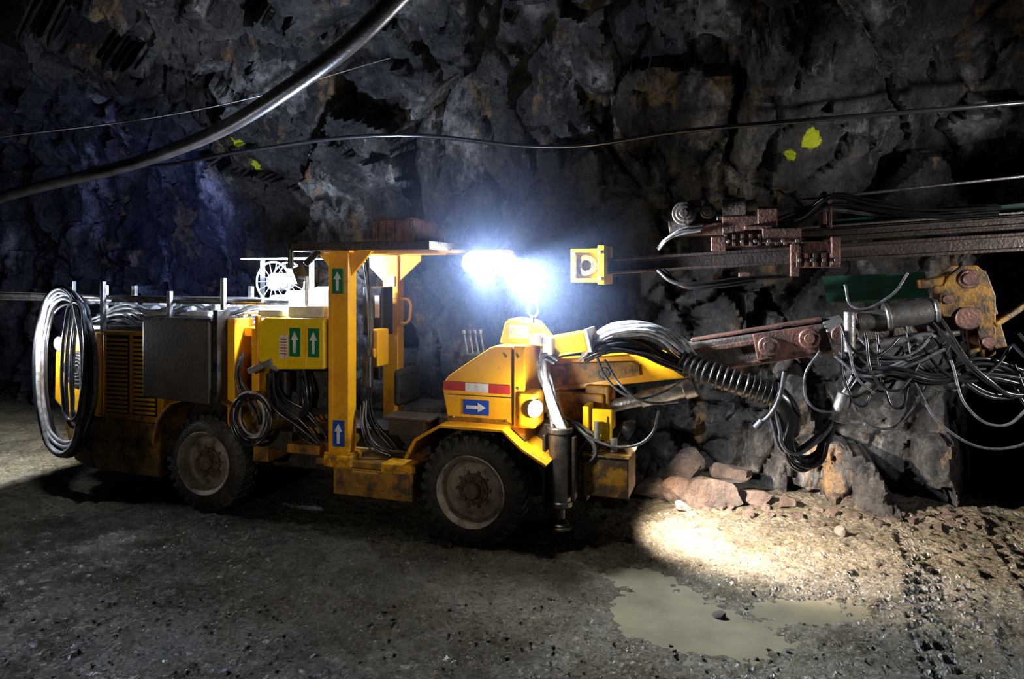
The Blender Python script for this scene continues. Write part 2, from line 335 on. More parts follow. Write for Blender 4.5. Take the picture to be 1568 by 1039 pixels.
tube('grab_handle',[[(-1.34,1.14,2.35),(-1.22,1.12,2.33),(-1.2,1.12,2.2),(-1.24,1.12,2.08),(-1.34,1.14,2.06)]],.018,YEL)
sign('post_sign_green',-1.48,2.57,.13,.26,.02,GRN,'up'); sign('post_sign_blue',-1.47,1.0,.13,.27,.02,BLU,'up')
box('far_label',-1.53,-1.41,1.118,1.125,2.5,2.62,WHT,.001)
boxes('canopy',[(-1.95,-.40,-.12,1.5,2.905,2.955)],BLK,.012)
boxes('canopy_rim',[(-1.97,-.38,-.14,-.10,2.88,2.965),(-1.97,-.38,1.48,1.52,2.88,2.965),(-1.98,-1.93,-.14,1.52,2.88,2.965),(-.42,-.37,-.14,1.52,2.88,2.965)],DRK,.006)
boxes('canopy_beams',[(-1.9,-.45,.45,.51,2.86,2.905),(-1.9,-.45,1.0,1.06,2.86,2.905),(-1.6,-1.3,-.05,1.4,2.86,2.905)],YEL,.006)
boxes('canopy_box',[(-1.30,-.80,.4,1.2,2.96,3.22),(-1.28,-.82,.38,1.22,3.22,3.24)]+[(-1.25+.1*i,-1.22+.1*i,.385,.4,2.98,3.2) for i in range(5)],BRN,.012)
cyls('canopy_front_corner',[((-1.95,-.12,2.7),(-1.95,-.12,2.90),.03),((-1.85,.0,2.75),(-1.7,.0,2.88),.035)],BLK)
bars('lamp_arm',[((-.5,.58,2.87),(.24,.58,2.87),.045,.05),((-.5,.35,2.88),(-.05,.58,2.87),.04,.04),((-.17,.58,2.87),(-.17,.57,2.78),.03,.03),((.15,.58,2.87),(.15,.57,2.76),.03,.03)],YELD)
for nm,u,z,dx in (('a',-.17,2.775,.35),('b',.15,2.755,.6)):
    d=(dx,-1,-.2)
    lathe('flood_lamp_'+nm+'_housing',(u,.55,z),d,[(0,-.05),(.06,-.05),(.10,-.02),(.128,.05),(.135,.09),(.122,.09),(.118,.06)],BLK,28)
    lathe('flood_lamp_'+nm+'_lens',(u,.55,z),d,[(.122,.07),(.11,.10),(.07,.12),(0,.128)],E_FL,28)
def lamp_box(name,u,v,z,w,h,d,ang,em,elev=-15):
    o=boxes(name+'_housing',[(-w/2,w/2,0,d,-h/2,h/2),(-w*.38,w*.38,d,d+.02,-h*.38,h*.38)]+[(-w/2+i*w/6,-w/2+i*w/6+.006,d,d+.05,-h/2,h/2) for i in range(7)],BLK,.006)
    l=boxes(name+'_lens',[(-w*.46,w*.46,-.01,.002,-h*.46,h*.46)],em,.0)
    for q in (o,l):
        q.location=(u,v,z); q.rotation_euler=(math.radians(-elev),0,math.radians(ang))
boxes('seat',[(-1.05,-.55,.55,1.05,1.08,1.22)],BLK,.05)
boxes('seat_back',[(-1.13,-1.03,.55,1.05,1.2,1.6)],BLK,.04)
boxes('seat_base',[(-1.0,-.6,.6,1.0,.73,1.08)],DRK,.02)
boxes('battery_box',[(-1.05,-.62,.3,.55,.95,1.12),(-1.1,-.55,.25,.6,1.12,1.16)],PAN,.02)
boxes('console',[(-1.32,-1.20,.35,.6,1.65,2.05),(-1.30,-1.22,.32,.36,1.75,1.85)],YEL,.015)
boxes('control_cabinet',[(-1.62,-1.36,.75,1.0,1.95,2.5),(-1.5,-1.36,.7,.75,1.45,1.9)],BLK,.02)
boxes('control_labels',[(-1.46,-1.40,.742,.75,2.15,2.4)],WHT,.001)
cyls('fire_extinguisher',[((-1.26,.25,1.45),(-1.26,.25,1.78),.055),((-1.26,.25,1.78),(-1.26,.25,1.86),.02)],BLK)
bundle('cab_hoses',[(-1.32,.3,2.8),(-1.29,.35,2.2),(-1.27,.3,1.6),(-1.25,.3,1.1),(-1.0,.35,.8)],6,.04,.011,HBK)
bundle('cab_hoses_b',[(-1.28,.2,1.3),(-1.24,.15,1.05),(-1.12,.15,.85),(-.95,.2,.78)],4,.04,.011,HBK)
C=(-2.95,.9,2.55)
tube('cable_reel_rim',[[(C[0]+.24*math.cos(t),C[1]+o,C[2]+.24*math.sin(t)) for t in [2*math.pi*k/12 for k in range(12)]] for o in (0,.3)],.014,CHR,cyc=True)
tube('cable_reel_spokes',[[(C[0],C[1]+o,C[2]),(C[0]+.24*math.cos(t),C[1]+o,C[2]+.24*math.sin(t))] for t in [2*math.pi*k/14 for k in range(14)] for o in (0,.3)],.006,CHR)
cyls('cable_reel_drum',[((C[0],.9,C[2]),(C[0],1.2,C[2]),.11)],CHR)
boxes('reel_cover_plate',[(-3.35,-2.3,.8,1.25,2.82,2.84),(-2.4,-2.36,.85,.9,2.0,2.82),(-3.3,-3.26,1.1,1.15,2.0,2.82)],WHT,.004)
boxes('reel_side_boxes',[(-2.55,-2.15,.6,1.0,2.2,2.45),(-2.1,-1.8,.5,.9,2.2,2.5),(-2.7,-2.55,.5,.7,2.1,2.4)],WHT,.03)
cyls('lamp_pole',[((-1.98,.2,2.2),(-1.98,.2,2.62),.02)],CHR)
bars('rear_lamp_bracket',[((-1.98,.2,2.60),(-2.22,.25,2.62),.03,.03)],CHR)
lamp_box('rear_lamp',-2.22,.28,2.62,.26,.18,.08,-45,E_RR,-20)
# ------------------------------------------------------------------ front hood
prism('front_hood',[(-.34,1.50),(-.31,1.60),(-.26,1.65),(.16,1.93),(.22,1.95),(.50,1.95),(.50,1.16),(-.28,1.18)],.10,1.25,YEL,.018)
boxes('hood_seams',[(.39,.405,.094,.102,1.2,1.92),(-.27,.39,.094,.101,1.455,1.462)],BLK,0)
boxes('hood_door_frame',[(.41,.52,.08,.12,1.18,1.96)],YEL,.01)
bolts('hood_bolts',[(-.22,.10,1.24),(.33,.10,1.24),(.33,.10,1.85),(.46,.08,1.28),(.46,.08,1.85),(.46,.08,1.55)],.012,.012,STL)
boxes('hood_tape_red',[(-.325,-.09,.092,.1,1.50,1.585),(.15,.37,.092,.1,1.49,1.575)],RED,0)
boxes('hood_tape_white',[(-.09,.15,.092,.1,1.495,1.58)],WHT,0)
sign('hood_sign_blue',.02,1.345,.27,.145,.1,BLU,'right')
boxes('headlamp_box',[(.46,.64,.04,.36,1.18,1.52)],YEL,.035)
HD=(.75,-.66,-.05)
lathe('headlamp_bezel',(.60,.08,1.38),HD,[(.0,.0),(.07,.0),(.092,.03),(.084,.05),(.075,.02)],BLK)
lathe('headlamp_lens',(.61,.07,1.38),HD,[(.076,.0),(.076,.02),(.06,.04),(.035,.052),(0,.055)],E_HD)
strip('front_fender',[(-.66,.82),(-.56,1.0),(-.30,1.155),(.34,1.155),(.52,1.0),(.76,.86)],.03,-.06,.5,YEL)
prism('fender_web',[(-.28,1.19),(.36,1.19),(.52,1.05),(.52,1.17),(.3,1.25),(-.28,1.25)],.1,.5,YELD,.005)
prism('instrument_pod',[(.16,1.95),(.22,2.16),(.28,2.20),(.50,2.16),(.66,1.97),(.62,1.93)],.38,.75,YELB,.015)
boxes('instrument_face',[(.27,.47,.372,.38,2.0,2.13)],WHT,.004)
boxes('pod_parts',[(.5,.62,.3,.5,1.95,2.05),(.62,.72,.35,.6,1.85,2.02)],WHT,.012)
tube('mirror_ring',[[(.50+.04*math.cos(t),.45+.03*math.cos(t),2.30+.085*math.sin(t)) for t in [2*math.pi*k/10 for k in range(10)]]],.012,CHR,cyc=True)
cyls('mirror_stem',[((.50,.45,2.14),(.50,.45,2.22),.012)],BLK)
cyls('levers',[((-.22+.05*i,.5+.03*i,1.75),(-.27+.05*i,.5+.03*i,2.02),.010) for i in range(4)]+[((-.27+.05*i,.5+.03*i,2.02),(-.275+.05*i,.5+.03*i,2.06),.02) for i in range(4)],STL,10)
boxes('lever_block',[(-.28,.0,.45,.75,1.6,1.82)],BLK,.02)
box('front_chassis',-.55,1.05,.45,1.5,.42,1.16,DRK,.02)
boxes('boom_mount',[(.55,1.15,.75,1.25,.7,1.42),(.5,.62,.7,1.3,1.2,1.85),(.95,1.2,.8,1.2,1.0,1.5)],YELD,.02)
for nm,v in (('near',.26),('far',1.68)):
    u=.82
    cyls('jack_leg_'+nm,[((u,v,.44),(u,v,1.14),.11),((u,v,1.12),(u,v,1.18),.125),((u,v,.42),(u,v,.48),.123),((u,v,.3),(u,v,.44),.05),((u,v,.24),(u,v,.30),.10,.06),((u,v,.20),(u,v,.24),.115)],JCK,32)
    boxes('jack_bracket_'+nm,[(.72,.92,v+(.08 if v<1 else -.5),v+(.5 if v<1 else -.08),.55,.68),(.72,.92,v+(.08 if v<1 else -.5),v+(.5 if v<1 else -.08),.92,1.05)],DRK,.01)
boxes('jack_gaskets',[(.66,.69,.2,.32,.42,1.1),(.95,.98,.2,.32,.5,1.1)],DRK,.008)
boxes('front_bumper',[(1.02,1.46,.38,.85,.50,.90),(.95,1.02,.42,.8,.56,.86),(1.0,1.48,.36,.87,.88,.91)],YELX,.015)
boxes('front_lamp_plates',[(1.08,1.28,.5,.56,1.02,1.32),(1.0,1.06,.45,.7,1.0,1.35),(1.12,1.24,.48,.5,1.08,1.26)],YELB,.01)
lathe('work_lamp_bowl',(1.38,.62,1.14),(1,.35,-.45),[(0,-.02),(.05,-.02),(.09,.04),(.10,.08),(.09,.08)],BLK,24)
lathe('work_lamp_lens',(1.39,.62,1.135),(1,.35,-.45),[(.085,.04),(.085,.055),(0,.06)],E_HD,24)
bars('work_lamp_bracket',[((1.22,.62,.9),(1.36,.62,1.14),.04,.05)],DRK)
cyls('front_valves',[((1.15,.42,1.02),(1.15,.42,1.22),.03),((1.3,.5,.92),(1.3,.5,1.05),.035)],CHR)
# ------------------------------------------------------------------ boom
bars('boom_base',[((.5,1.0,1.56),(2.0,1.0,1.75),.34,.28,.26)],YEL,.015)
bars('boom_base_plates',[((.55,.84,1.57),(1.5,.84,1.69),.26,.02,.14),((.55,1.16,1.57),(1.5,1.16,1.69),.26,.02,.14)],YELD,.005)
lathe('boom_pivot',(.66,.80,1.58),(0,1,0),[(0,0),(.09,0),(.10,.01),(.10,.39),(.09,.4),(0,.4)],YELD)
cyls('boom_lug',[((1.15,.82,1.63),(1.15,.84,1.63),.06)],BLK)
bars('valve_cover',[((.60,.62,1.90),(1.04,.62,1.99),.20,.36)],YELB,.02)
bars('valve_cover_edge',[((1.04,.62,1.99),(1.075,.62,1.998),.23,.38),((.58,.62,1.89),(.60,.62,1.895),.22,.38)],WHT,.006)
bars('boom_arm',[((1.85,1.0,1.77),(3.35,1.0,2.06),.32,.26,.28),((3.3,1.0,2.05),(4.35,1.0,2.24),.22,.2)],BOOM,.02)
bars('boom_arm_plates',[((2.0,.85,1.87),(3.0,.85,2.07),.05,.03),((2.6,.84,1.94),(3.15,.84,2.04),.26,.03),((2.0,1.0,1.98),(3.2,1.0,2.22),.03,.18),((2.0,.85,1.68),(3.3,.85,1.93),.03,.03)],BRN,.008)
cyls('boom_bosses',[((2.72,.79,1.96),(2.72,.87,1.96),.095),((3.08,.79,2.04),(3.08,.87,2.04),.095),((2.72,.775,1.96),(2.72,.79,1.96),.05),((3.08,.775,2.04),(3.08,.79,2.04),.05),((3.35,.80,2.08),(3.35,1.2,2.08),.09),((4.35,.75,2.26),(4.35,1.25,2.26),.10)],BRN)
cyls('boom_knuckle',[((3.25,1.0,2.03),(3.42,1.0,2.08),.19),((3.42,1.0,2.08),(3.5,1.0,2.1),.15),((3.42,.82,1.85),(3.42,.82,2.3),.05)],STL)
cyls('lift_cylinder',[((.82,.9,1.17),(1.55,.9,1.38),.065),((1.5,.9,1.365),(1.95,.9,1.5),.08),((1.93,.9,1.49),(2.05,.9,1.53),.10),((.75,.9,1.15),(.82,.9,1.17),.08)],STL)
cyls('boom_rotator',[((3.5,.9,2.20),(4.25,.9,2.34),.085),((3.72,.88,2.25),(4.12,.88,2.32),.115),((3.72,.88,2.25),(3.76,.88,2.257),.13),((4.1,.88,2.315),(4.14,.88,2.32),.13),((3.45,.85,1.96),(4.1,.85,2.09),.05),((4.1,.85,2.09),(4.3,.85,2.13),.03)],STL)
HP=[(4.12,2.35),(4.2,2.62),(4.30,2.72),(4.42,2.72),(4.5,2.64),(4.56,2.45),(4.56,1.95),(4.46,1.90),(4.42,2.25),(4.16,2.27)]
prism('boom_head_plate',HP,.78,.83,YELX,.01)
prism('boom_head_plate_b',HP,1.12,1.17,YELX,.01)
cyls('boom_head_pins',[((4.36,.74,2.60),(4.36,1.2,2.60),.055),((4.36,.76,2.60),(4.36,.79,2.60),.085),((4.5,.74,2.05),(4.5,1.2,2.05),.05),((4.2,.76,2.42),(4.2,.8,2.42),.04)],BRN)
bars('boom_head_arms',[((4.5,.95,2.5),(4.62,.95,2.0),.10,.2),((4.0,.9,2.55),(4.5,.9,2.64),.08,.2),((4.55,.8,2.2),(4.95,.85,2.5),.05,.06)],YELX,.012)
cyls('swing_cylinder',[((3.35,.75,1.48),(3.7,.78,1.72),.06),((3.68,.78,1.70),(4.05,.8,1.92),.035),((3.3,.74,1.30),(3.38,.75,1.55),.07)],STL)
# ------------------------------------------------------------------ feed
def fz(u): return 2.72+(u-1.15)*.055
V0=.85
bars('feed_beam',[((1.12,V0,fz(1.12)),(6.4,V0,fz(6.4)),.10,.09),((1.12,V0,fz(1.12)+.065),(6.4,V0,fz(6.4)+.065),.03,.20),((1.12,V0,fz(1.12)-.065),(6.4,V0,fz(6.4)-.065),.03,.20)],FEED,.005)
bars('feed_upper_beam',[((2.25,V0+.02,fz(2.25)+.17),(6.4,V0+.02,fz(6.4)+.17),.12,.22),((2.3,V0-.12,fz(2.3)+.20),(6.4,V0-.12,fz(6.4)+.20),.025,.03),((2.3,V0-.12,fz(2.3)+.14),(6.4,V0-.12,fz(6.4)+.14),.025,.03)],FEED,.006)
bars('feed_chain',[((2.4,V0,fz(2.4)+.25),(6.4,V0,fz(6.4)+.25),.02,.06)],STL,.003)
boxes('feed_end_block',[(.84,1.18,.62,1.05,2.86,2.90),(.84,1.18,.62,1.05,2.56,2.60),(.84,.90,.62,1.05,2.56,2.90),(1.12,1.19,.60,1.07,2.54,2.93),(.88,1.13,.68,1.0,2.58,2.88)],YELB,.008)
lathe('feed_end_ring',(1.0,.68,2.73),(0,-1,0),[(0,.0),(.05,.0),(.05,.03),(.06,.04),(.10,.04),(.11,.03),(.11,-.02)],YELX)
bolts('feed_end_bolts',[(.88,.62,2.62),(.88,.62,2.84),(1.15,.6,2.6),(1.15,.6,2.86)],.018,.02,STL)
bx=[]
for (a,b,z0,z1,v0,v1) in ((2.30,2.62,2.90,3.03,.68,.8),(2.66,3.0,2.93,3.07,.66,.8),(2.2,2.34,2.86,3.0,.66,.75),(2.92,3.32,2.70,2.84,.62,.76),(2.9,2.98,2.62,2.92,.62,.7),(3.24,3.32,2.72,2.98,.6,.7),(3.0,3.22,2.84,2.94,.64,.72),(2.45,2.56,2.58,2.66,.7,.95),(2.5,2.75,3.06,3.1,.68,.98)):
    bx.append((a,b,v0,v1,z0,z1))
boxes('feed_cradle',bx,BRN,.012)
boxes('feed_cradle_ribs',[(2.32+.075*i,2.35+.075*i,.665,.69,2.91,3.02) for i in range(9)]+[(2.95+.07*i,2.975+.07*i,.605,.63,2.71,2.83) for i in range(5)],BRN,.004)
bolts('cradle_bolts',[(2.36+.12*i,.66,2.95) for i in range(6)]+[(2.98+.1*i,.61,2.77) for i in range(4)],.018,.02,STL)
cyls('rock_drill_bosses',[((1.95,.66,3.23),(1.95,.98,3.23),.115),((1.95,.64,3.23),(1.95,.66,3.23),.08),((1.95,.63,3.23),(1.95,.64,3.23),.04),((2.17,.70,3.25),(2.17,.98,3.25),.075),((2.17,.68,3.25),(2.17,.70,3.25),.045)],BOOM)
cyls('rock_drill_body',[((1.85,.9,3.15),(2.25,.9,3.17),.10),((2.25,.85,3.18),(2.75,.85,3.21),.085),((2.3,.78,3.28),(2.52,.78,3.29),.085),((2.52,.78,3.29),(2.62,.78,3.30),.06),((2.75,.85,3.21),(3.1,.85,3.23),.06),((1.80,.8,3.10),(2.0,.8,3.12),.07)],BOOM)
boxes('rock_drill_block',[(1.85,2.35,.75,1.0,3.02,3.14),(2.3,2.7,.74,.98,3.02,3.2),(2.62,2.8,.72,.95,3.08,3.26),(2.0,2.1,.7,.9,3.3,3.36)],BRN,.012)
cyls('drill_steel',[((3.05,1.15,3.37),(6.6,1.15,3.66),.014)],STL,12)
boxes('rod_support',[(3.2,3.24,.9,1.15,2.95,3.42),(3.24,3.27,.78,.8,2.98,3.36)],BRN,.006)
bars('green_hose_tray',[((3.2,1.12,3.13),(6.4,1.12,3.36),.05,.12)],GRS,.005)
mesh('green_cover_sheet',[(3.25,1.35,2.62),(4.15,1.35,2.66),(4.2,1.40,2.42),(3.75,1.42,2.36),(3.3,1.40,2.36),(3.25,1.37,2.62),(4.15,1.37,2.66),(4.2,1.42,2.42),(3.75,1.44,2.36),(3.3,1.42,2.36)],[(0,1,2,3,4),(9,8,7,6,5),(0,5,6,1),(1,6,7,2),(2,7,8,3),(3,8,9,4),(4,9,5,0)],GRS)
bundle('rock_drill_hoses',[(1.70,.75,2.90),(1.80,.7,3.0),(1.95,.7,3.05),(2.1,.72,3.08)],4,.03,.013,HWH)
bundle('feed_hoses_top',[(2.75,.8,3.1),(3.0,.75,3.16),(3.25,.8,3.32),(3.6,.85,3.28),(4.0,.85,3.2),(4.6,.85,3.2)],6,.06,.013,HBK)
bundle('feed_hoses_top_b',[(2.7,.85,3.12),(2.9,.8,3.2),(3.2,.9,3.26),(3.7,.95,3.23),(4.4,.9,3.2)],3,.05,.013,HGR)
tube('feed_under_hoses',[[(1.7,.7,2.68),(1.85,.62,2.57),(2.1,.6,2.55),(2.5,.65,2.6),(2.9,.7,2.62)],[(1.75,.7,2.68),(1.95,.62,2.53),(2.25,.6,2.53),(2.6,.65,2.58)]],.022,HBK)
bundle('boom_hose_arch',[(.98,.62,1.86),(1.12,.6,2.0),(1.4,.62,2.09),(1.68,.68,2.08),(1.9,.74,1.93),(2.02,.78,1.78),(2.2,.78,1.66)],11,.07,.019,HWH)
bundle('boom_hose_arch_dark',[(1.0,.6,1.82),(1.2,.55,1.92),(1.5,.6,1.92),(1.75,.66,1.82),(2.0,.72,1.70)],8,.07,.019,HBK)
bundle('mount_hoses',[(.62,.42,1.92),(.62,.38,1.75),(.70,.28,1.55),(.80,.2,1.3),(.88,.24,1.15)],7,.045,.020,HWH)
bundle('mount_hoses_b',[(.75,.4,1.8),(.62,.38,1.85),(.60,.34,1.7),(.70,.3,1.5),(.76,.26,1.2)],5,.04,.018,HGR)
bundle('mount_hoses_c',[(.75,.4,1.2),(1.0,.42,1.12),(1.15,.4,.95),(1.0,.4,.85),(1.05,.5,1.1)],4,.04,.012,HGR)
tube('loop_hoses',[[(1.1,.6,1.85),(1.25,.5,1.6),(1.5,.5,1.45),(1.75,.6,1.5),(1.95,.7,1.62)],[(1.2,.55,1.8),(1.4,.45,1.55),(1.6,.5,1.42),(1.9,.6,1.42)],[(.9,.4,1.2),(1.15,.35,1.05),(1.45,.4,1.0),(1.65,.5,1.1),(1.72,.6,1.32)]],.013,HGR)
TR=[(1.92,.76,1.79),(2.2,.70,1.69),(2.5,.68,1.60),(2.76,.70,1.52),(2.88,.74,1.36),(2.88,.78,1.15)]
tube('wrapped_hose_trunk',[TR],.112,HBK)
rg=[]
for i in range(16):
    t=i/15*3; k=min(2,int(t)); a=Vector(TR[k]).lerp(Vector(TR[k+1]),t-k); d=(Vector(TR[k+1])-Vector(TR[k])).normalized(); rg.append((tuple(a),tuple(a+d*.028),.124))
cyls('trunk_bands',rg,BLK,24)
bundle('trunk_hoses_down',[(2.72,.74,1.6),(2.9,.7,1.35),(2.88,.72,1.1),(2.98,.72,.90),(3.12,.74,.92),(3.22,.76,1.15),(3.35,.78,1.45),(3.5,.8,1.75)],9,.055,.020,HBK)
bundle('trunk_hoses_down_b',[(2.75,.74,1.55),(2.78,.7,1.25),(2.9,.7,1.0),(3.1,.74,1.1),(3.3,.78,1.35)],4,.05,.017,HGR)
tube('dangling_lamp_cord',[[(2.85,.6,1.75),(2.8,.58,1.5),(2.7,.58,1.32),(2.62,.58,1.26)]],.020,HGR)
cyls('dangling_nozzle',[((2.66,.58,1.29),(2.60,.58,1.22),.035)],HGR)
random.seed(11)
S=[]
for k in range(18):
    a=random.uniform(3.2,4.7); b=a+random.uniform(.25,.9); z0=random.uniform(1.85,2.2); z1=random.uniform(1.7,2.2); dz=random.uniform(.12,.5); v=random.uniform(.6,1.0)
    S.append([(a,v,z0),(a+(b-a)*.2,v-.08,min(z0,z1)-dz*.7),((a+b)/2,v-.1,min(z0,z1)-dz),(b-(b-a)*.2,v-.05,min(z0,z1)-dz*.6),(b,v,z1)])
tube('hanging_hoses_a',S[:4],.012,HGR); tube('hanging_hoses_b',S[4:],.014,HBK)
bundle('wrist_hoses',[(3.45,.75,1.78),(3.75,.65,1.80),(4.05,.65,1.72),(4.4,.7,1.82),(4.8,.75,1.75)],9,.08,.016,HBK)
bundle('wrist_hoses_b',[(3.3,.75,1.9),(3.5,.68,1.75),(3.85,.66,1.86),(4.15,.68,2.0)],3,.04,.014,HGR)
bundle('head_hoses',[(4.1,.75,2.15),(4.4,.68,1.75),(4.7,.75,1.65),(5.0,.85,1.9),(5.0,.9,2.4)],6,.10,.016,HBK)
tube('big_loops',[[(3.15,.62,1.95),(3.02,.6,1.7),(3.08,.58,1.45),(3.3,.6,1.4)],[(3.35,.6,2.55),(3.42,.55,2.35),(3.7,.55,2.45),(3.85,.6,2.65)],[(3.38,.6,2.0),(3.45,.55,1.72),(3.58,.56,1.6)],[(3.9,.6,1.7),(4.1,.5,1.35),(4.5,.5,1.2),(4.95,.6,1.5),(5.1,.8,1.9)]],.012,HGR)

# ------------------------------------------------------------------ rock walls
def facet(p,scales):
    q=p+noise.noise_vector(p*.9)*.30+noise.noise_vector(p*3.1)*.07
    h=0
    for sc,am in scales:
        qq=Vector((q.x/sc,q.y/sc,q.z/(sc*1.45)))
        d,pts=noise.voronoi(qq)
        c=pts[0]; r=noise.noise_vector(c*13.7)*1.3
        h+=am*(r.z*.9+(qq-c).dot(r)*1.7)
        h-=am*.3*max(0,1-(d[1]-d[0])*7)
    h+=.03*noise.fractal(p*5,1,2,3)
    return h
ctrl=[(-19,21),(-14,17),(-10,14.4),(-6,12.4),(-2.5,10.6),(0,9.5),(2.1,8.75),(4.0,8.2),(5.0,8.0),(5.6,8.6),(6.5,10.5),(8.5,14),(11,18)]
def lerp_path(step):
    pts=[]
    for (a,b) in zip(ctrl[:-1],ctrl[1:]):
        L=math.dist(a,b); fine=step if (a[0]>-11 and a[0]<6) else step*3
        n=max(2,int(L/fine))
        for i in range(n): t=i/n; pts.append((a[0]+(b[0]-a[0])*t,a[1]+(b[1]-a[1])*t))
    pts.append(ctrl[-1])
    for _ in range(6): pts=[pts[0]]+[((pts[i-1][0]+pts[i][0]*2+pts[i+1][0])/4,(pts[i-1][1]+pts[i][1]*2+pts[i+1][1])/4) for i in range(1,len(pts)-1)]+[pts[-1]]
    return pts
path=lerp_path(.042)
path2=[]; s=0
for i,p in enumerate(path):
    if p[0]>4.8:
        s+=math.dist(p,path[i-1]); path2.append((4.8+.97*s*.9,8.05-.24*s*.9))
    else: path2.append(p)
prof=[]
z=-.4
while z<3.2: prof.append((0,z,0)); z+=.042
A,B=4.8,3.6
k=120
for i in range(k+1):
    f=i/k*math.pi/2; prof.append((A*(1-math.cos(f)),3.2+B*math.sin(f),f))
o=A
while o<16: o+=.15; prof.append((o,3.2+B,math.pi/2))
dr=Vector((-.28,-.96,0)).normalized()
SC=[(1.7,.56),(.62,.22),(.26,.075)]
def rockpt(i,o,z,f):
    t=max(0,min(1,(z-2.7)/.9)); t=t*t*(3-2*t)
    px=path[i][0]*(1-t)+path2[i][0]*t; py=path[i][1]*(1-t)+path2[i][1]*t
    p=Vector((px,py,0))+dr*o+Vector((0,0,z))
    n=dr*math.cos(f)-Vector((0,0,1))*math.sin(f)
    big=.5*noise.noise(Vector((px*.25,o*.3,z*.3+4)))
    foot=max(0,1-(z/1.1)) if z<1.1 and o==0 else 0
    return p+n*(facet(p,SC)+big+foot*.25)
split=[i for i,q in enumerate(prof) if q[2]>.95][0]
def sheet(name,rows):
    w=len(path)
    vs=[tuple(rockpt(i,o,z,f)) for (o,z,f) in rows for i in range(w)]
    fs=[(j*w+i,j*w+i+1,(j+1)*w+i+1,(j+1)*w+i) for j in range(len(rows)-1) for i in range(w-1)]
    me=bpy.data.meshes.new(name); me.from_pydata(vs,[],fs)
    ob=add(name,me,ROCK,None,True); me.set_sharp_from_angle(angle=math.radians(50)); return ob
sheet('wall_back',prof[:split+1])
sheet('ceiling',prof[split:])

# ------------------------------------------------------------------ floor
def lin(a,b,s): n=max(1,int((b-a)/s)); return [a+(b-a)*i/n for i in range(n)]
xs=lin(-20,-7,.25)+lin(-7,-3.5,.05)+lin(-3.5,5.5,.024)+lin(5.5,12,.15)+[12]
ys=lin(-1,3.6,.3)+lin(3.6,8.2,.024)+lin(8.2,11,.09)+lin(11,22,.3)+[22]
PUD=[(1.12,6.05,.36,.18,.09),(1.15,5.40,.46,.34,.10),(1.50,5.08,.44,.26,.10),(2.3,5.45,.42,.22,.07)]
tdir=Vector((.45,.893)); tn=Vector((.893,-.45))
def fh(x,y):
    p=Vector((x,y,0))
    h=.032*noise.noise(p*.9)+.026*noise.noise(p*2.7)+.024*noise.noise(p*7)
    h+=.022*noise.fractal(p*15,.8,2,3)
    for (a,b,rx,ry,dp) in PUD:
        h-=dp*math.exp(-(((x-a)/rx)**2+((y-b)/ry)**2))
    q=Vector((x-2.95,y-4.8)); w=q.dot(tn); s=q.dot(tdir)
    for w0 in (.15,1.0):
        dw=w-w0+.05*noise.noise(Vector((s,w0,0))); ad=abs(dw)
        if ad<.26:
            k=min(1,(.26-ad)/.06)
            c=math.sin((s+.7*ad)*2*math.pi/.19)
            h+=k*(-.004+.024*max(-.7,min(.7,c*1.5)))
        elif ad<.36: h+=.015*(1-(ad-.26)/.1)
    return h
vs=[(x,y,fh(x,y)) for y in ys for x in xs]; w=len(xs)
me=bpy.data.meshes.new('floor'); me.from_pydata(vs,[],[(j*w+i,j*w+i+1,(j+1)*w+i+1,(j+1)*w+i) for j in range(len(ys)-1) for i in range(w-1)])
add('floor',me,FLOOR,None,True)
n=48
pv=[(1.55,5.55,-.036)]+[(1.6+1.25*math.cos(2*math.pi*i/n),5.55+.95*math.sin(2*math.pi*i/n),-.036) for i in range(n)]
mesh('muddy_puddle',pv,[(0,1+i,1+(i+1)%n) for i in range(n)],WATER,None)

def rock_obj(bm_list,sub=3):
    V=[];F=[]
    for (c,r,sd) in bm_list:
        bm=bmesh.new(); bmesh.ops.create_icosphere(bm,subdivisions=sub,radius=1)
        rnd=random.Random(sd); pl=[(Vector((rnd.gauss(0,1),rnd.gauss(0,1),rnd.gauss(0,1))).normalized(),rnd.uniform(.45,.8)) for _ in range(13)]
        k=len(V); sx,sy,sz=rnd.uniform(.9,1.3),rnd.uniform(.8,1.1),rnd.uniform(.6,.95)
        for v in bm.verts:
            p=v.co.copy()
            for (nn,dd) in pl:
                e=p.dot(nn)-dd
                if e>0: p-=nn*e
            p*=1+.08*noise.noise(p*3+Vector((sd,0,0)))
            V.append((c[0]+p.x*r*sx,c[1]+p.y*r*sy,c[2]+p.z*r*sz))
        for f in bm.faces: F.append(tuple(k+v.index for v in f.verts))
        bm.free()
    return V,F
rnd=random.Random(5)
bl=[((2.33,7.85,.10),.30,1),((1.95,7.95,.1),.22,2),((2.8,7.9,.06),.18,3),((1.62,8.0,.14),.26,6),((2.1,8.2,.36),.28,7),((2.6,8.1,.28),.26,8),((1.3,8.2,.15),.25,9),((1.9,7.62,.04),.12,12),((3.15,7.8,.03),.13,13)]
for i in range(110):
    x=rnd.uniform(.9,5.0); bl.append(((x,8.0-.16*(x-1)+rnd.uniform(-.4,.2),.0),rnd.uniform(.02,.085),20+i))
V,F=rock_obj(bl); mesh('rock_rubble_pile',V,F,ROCKB,None)
bl=[]
for i in range(700):
    x=rnd.uniform(-4.5,5.2); y=rnd.uniform(3.9,5.6+max(0,(x-1.6))*.4); r=rnd.uniform(.006,.020)
    bl.append(((x,y,fh(x,y)+r*.3),r,100+i))
bl.append(((1.62,5.35,-.02),.06,400)); bl.append(((3.35,6.95,.02),.08,401))
V,F=rock_obj(bl,2); mesh('loose_gravel',V,F,ROCKB,None)
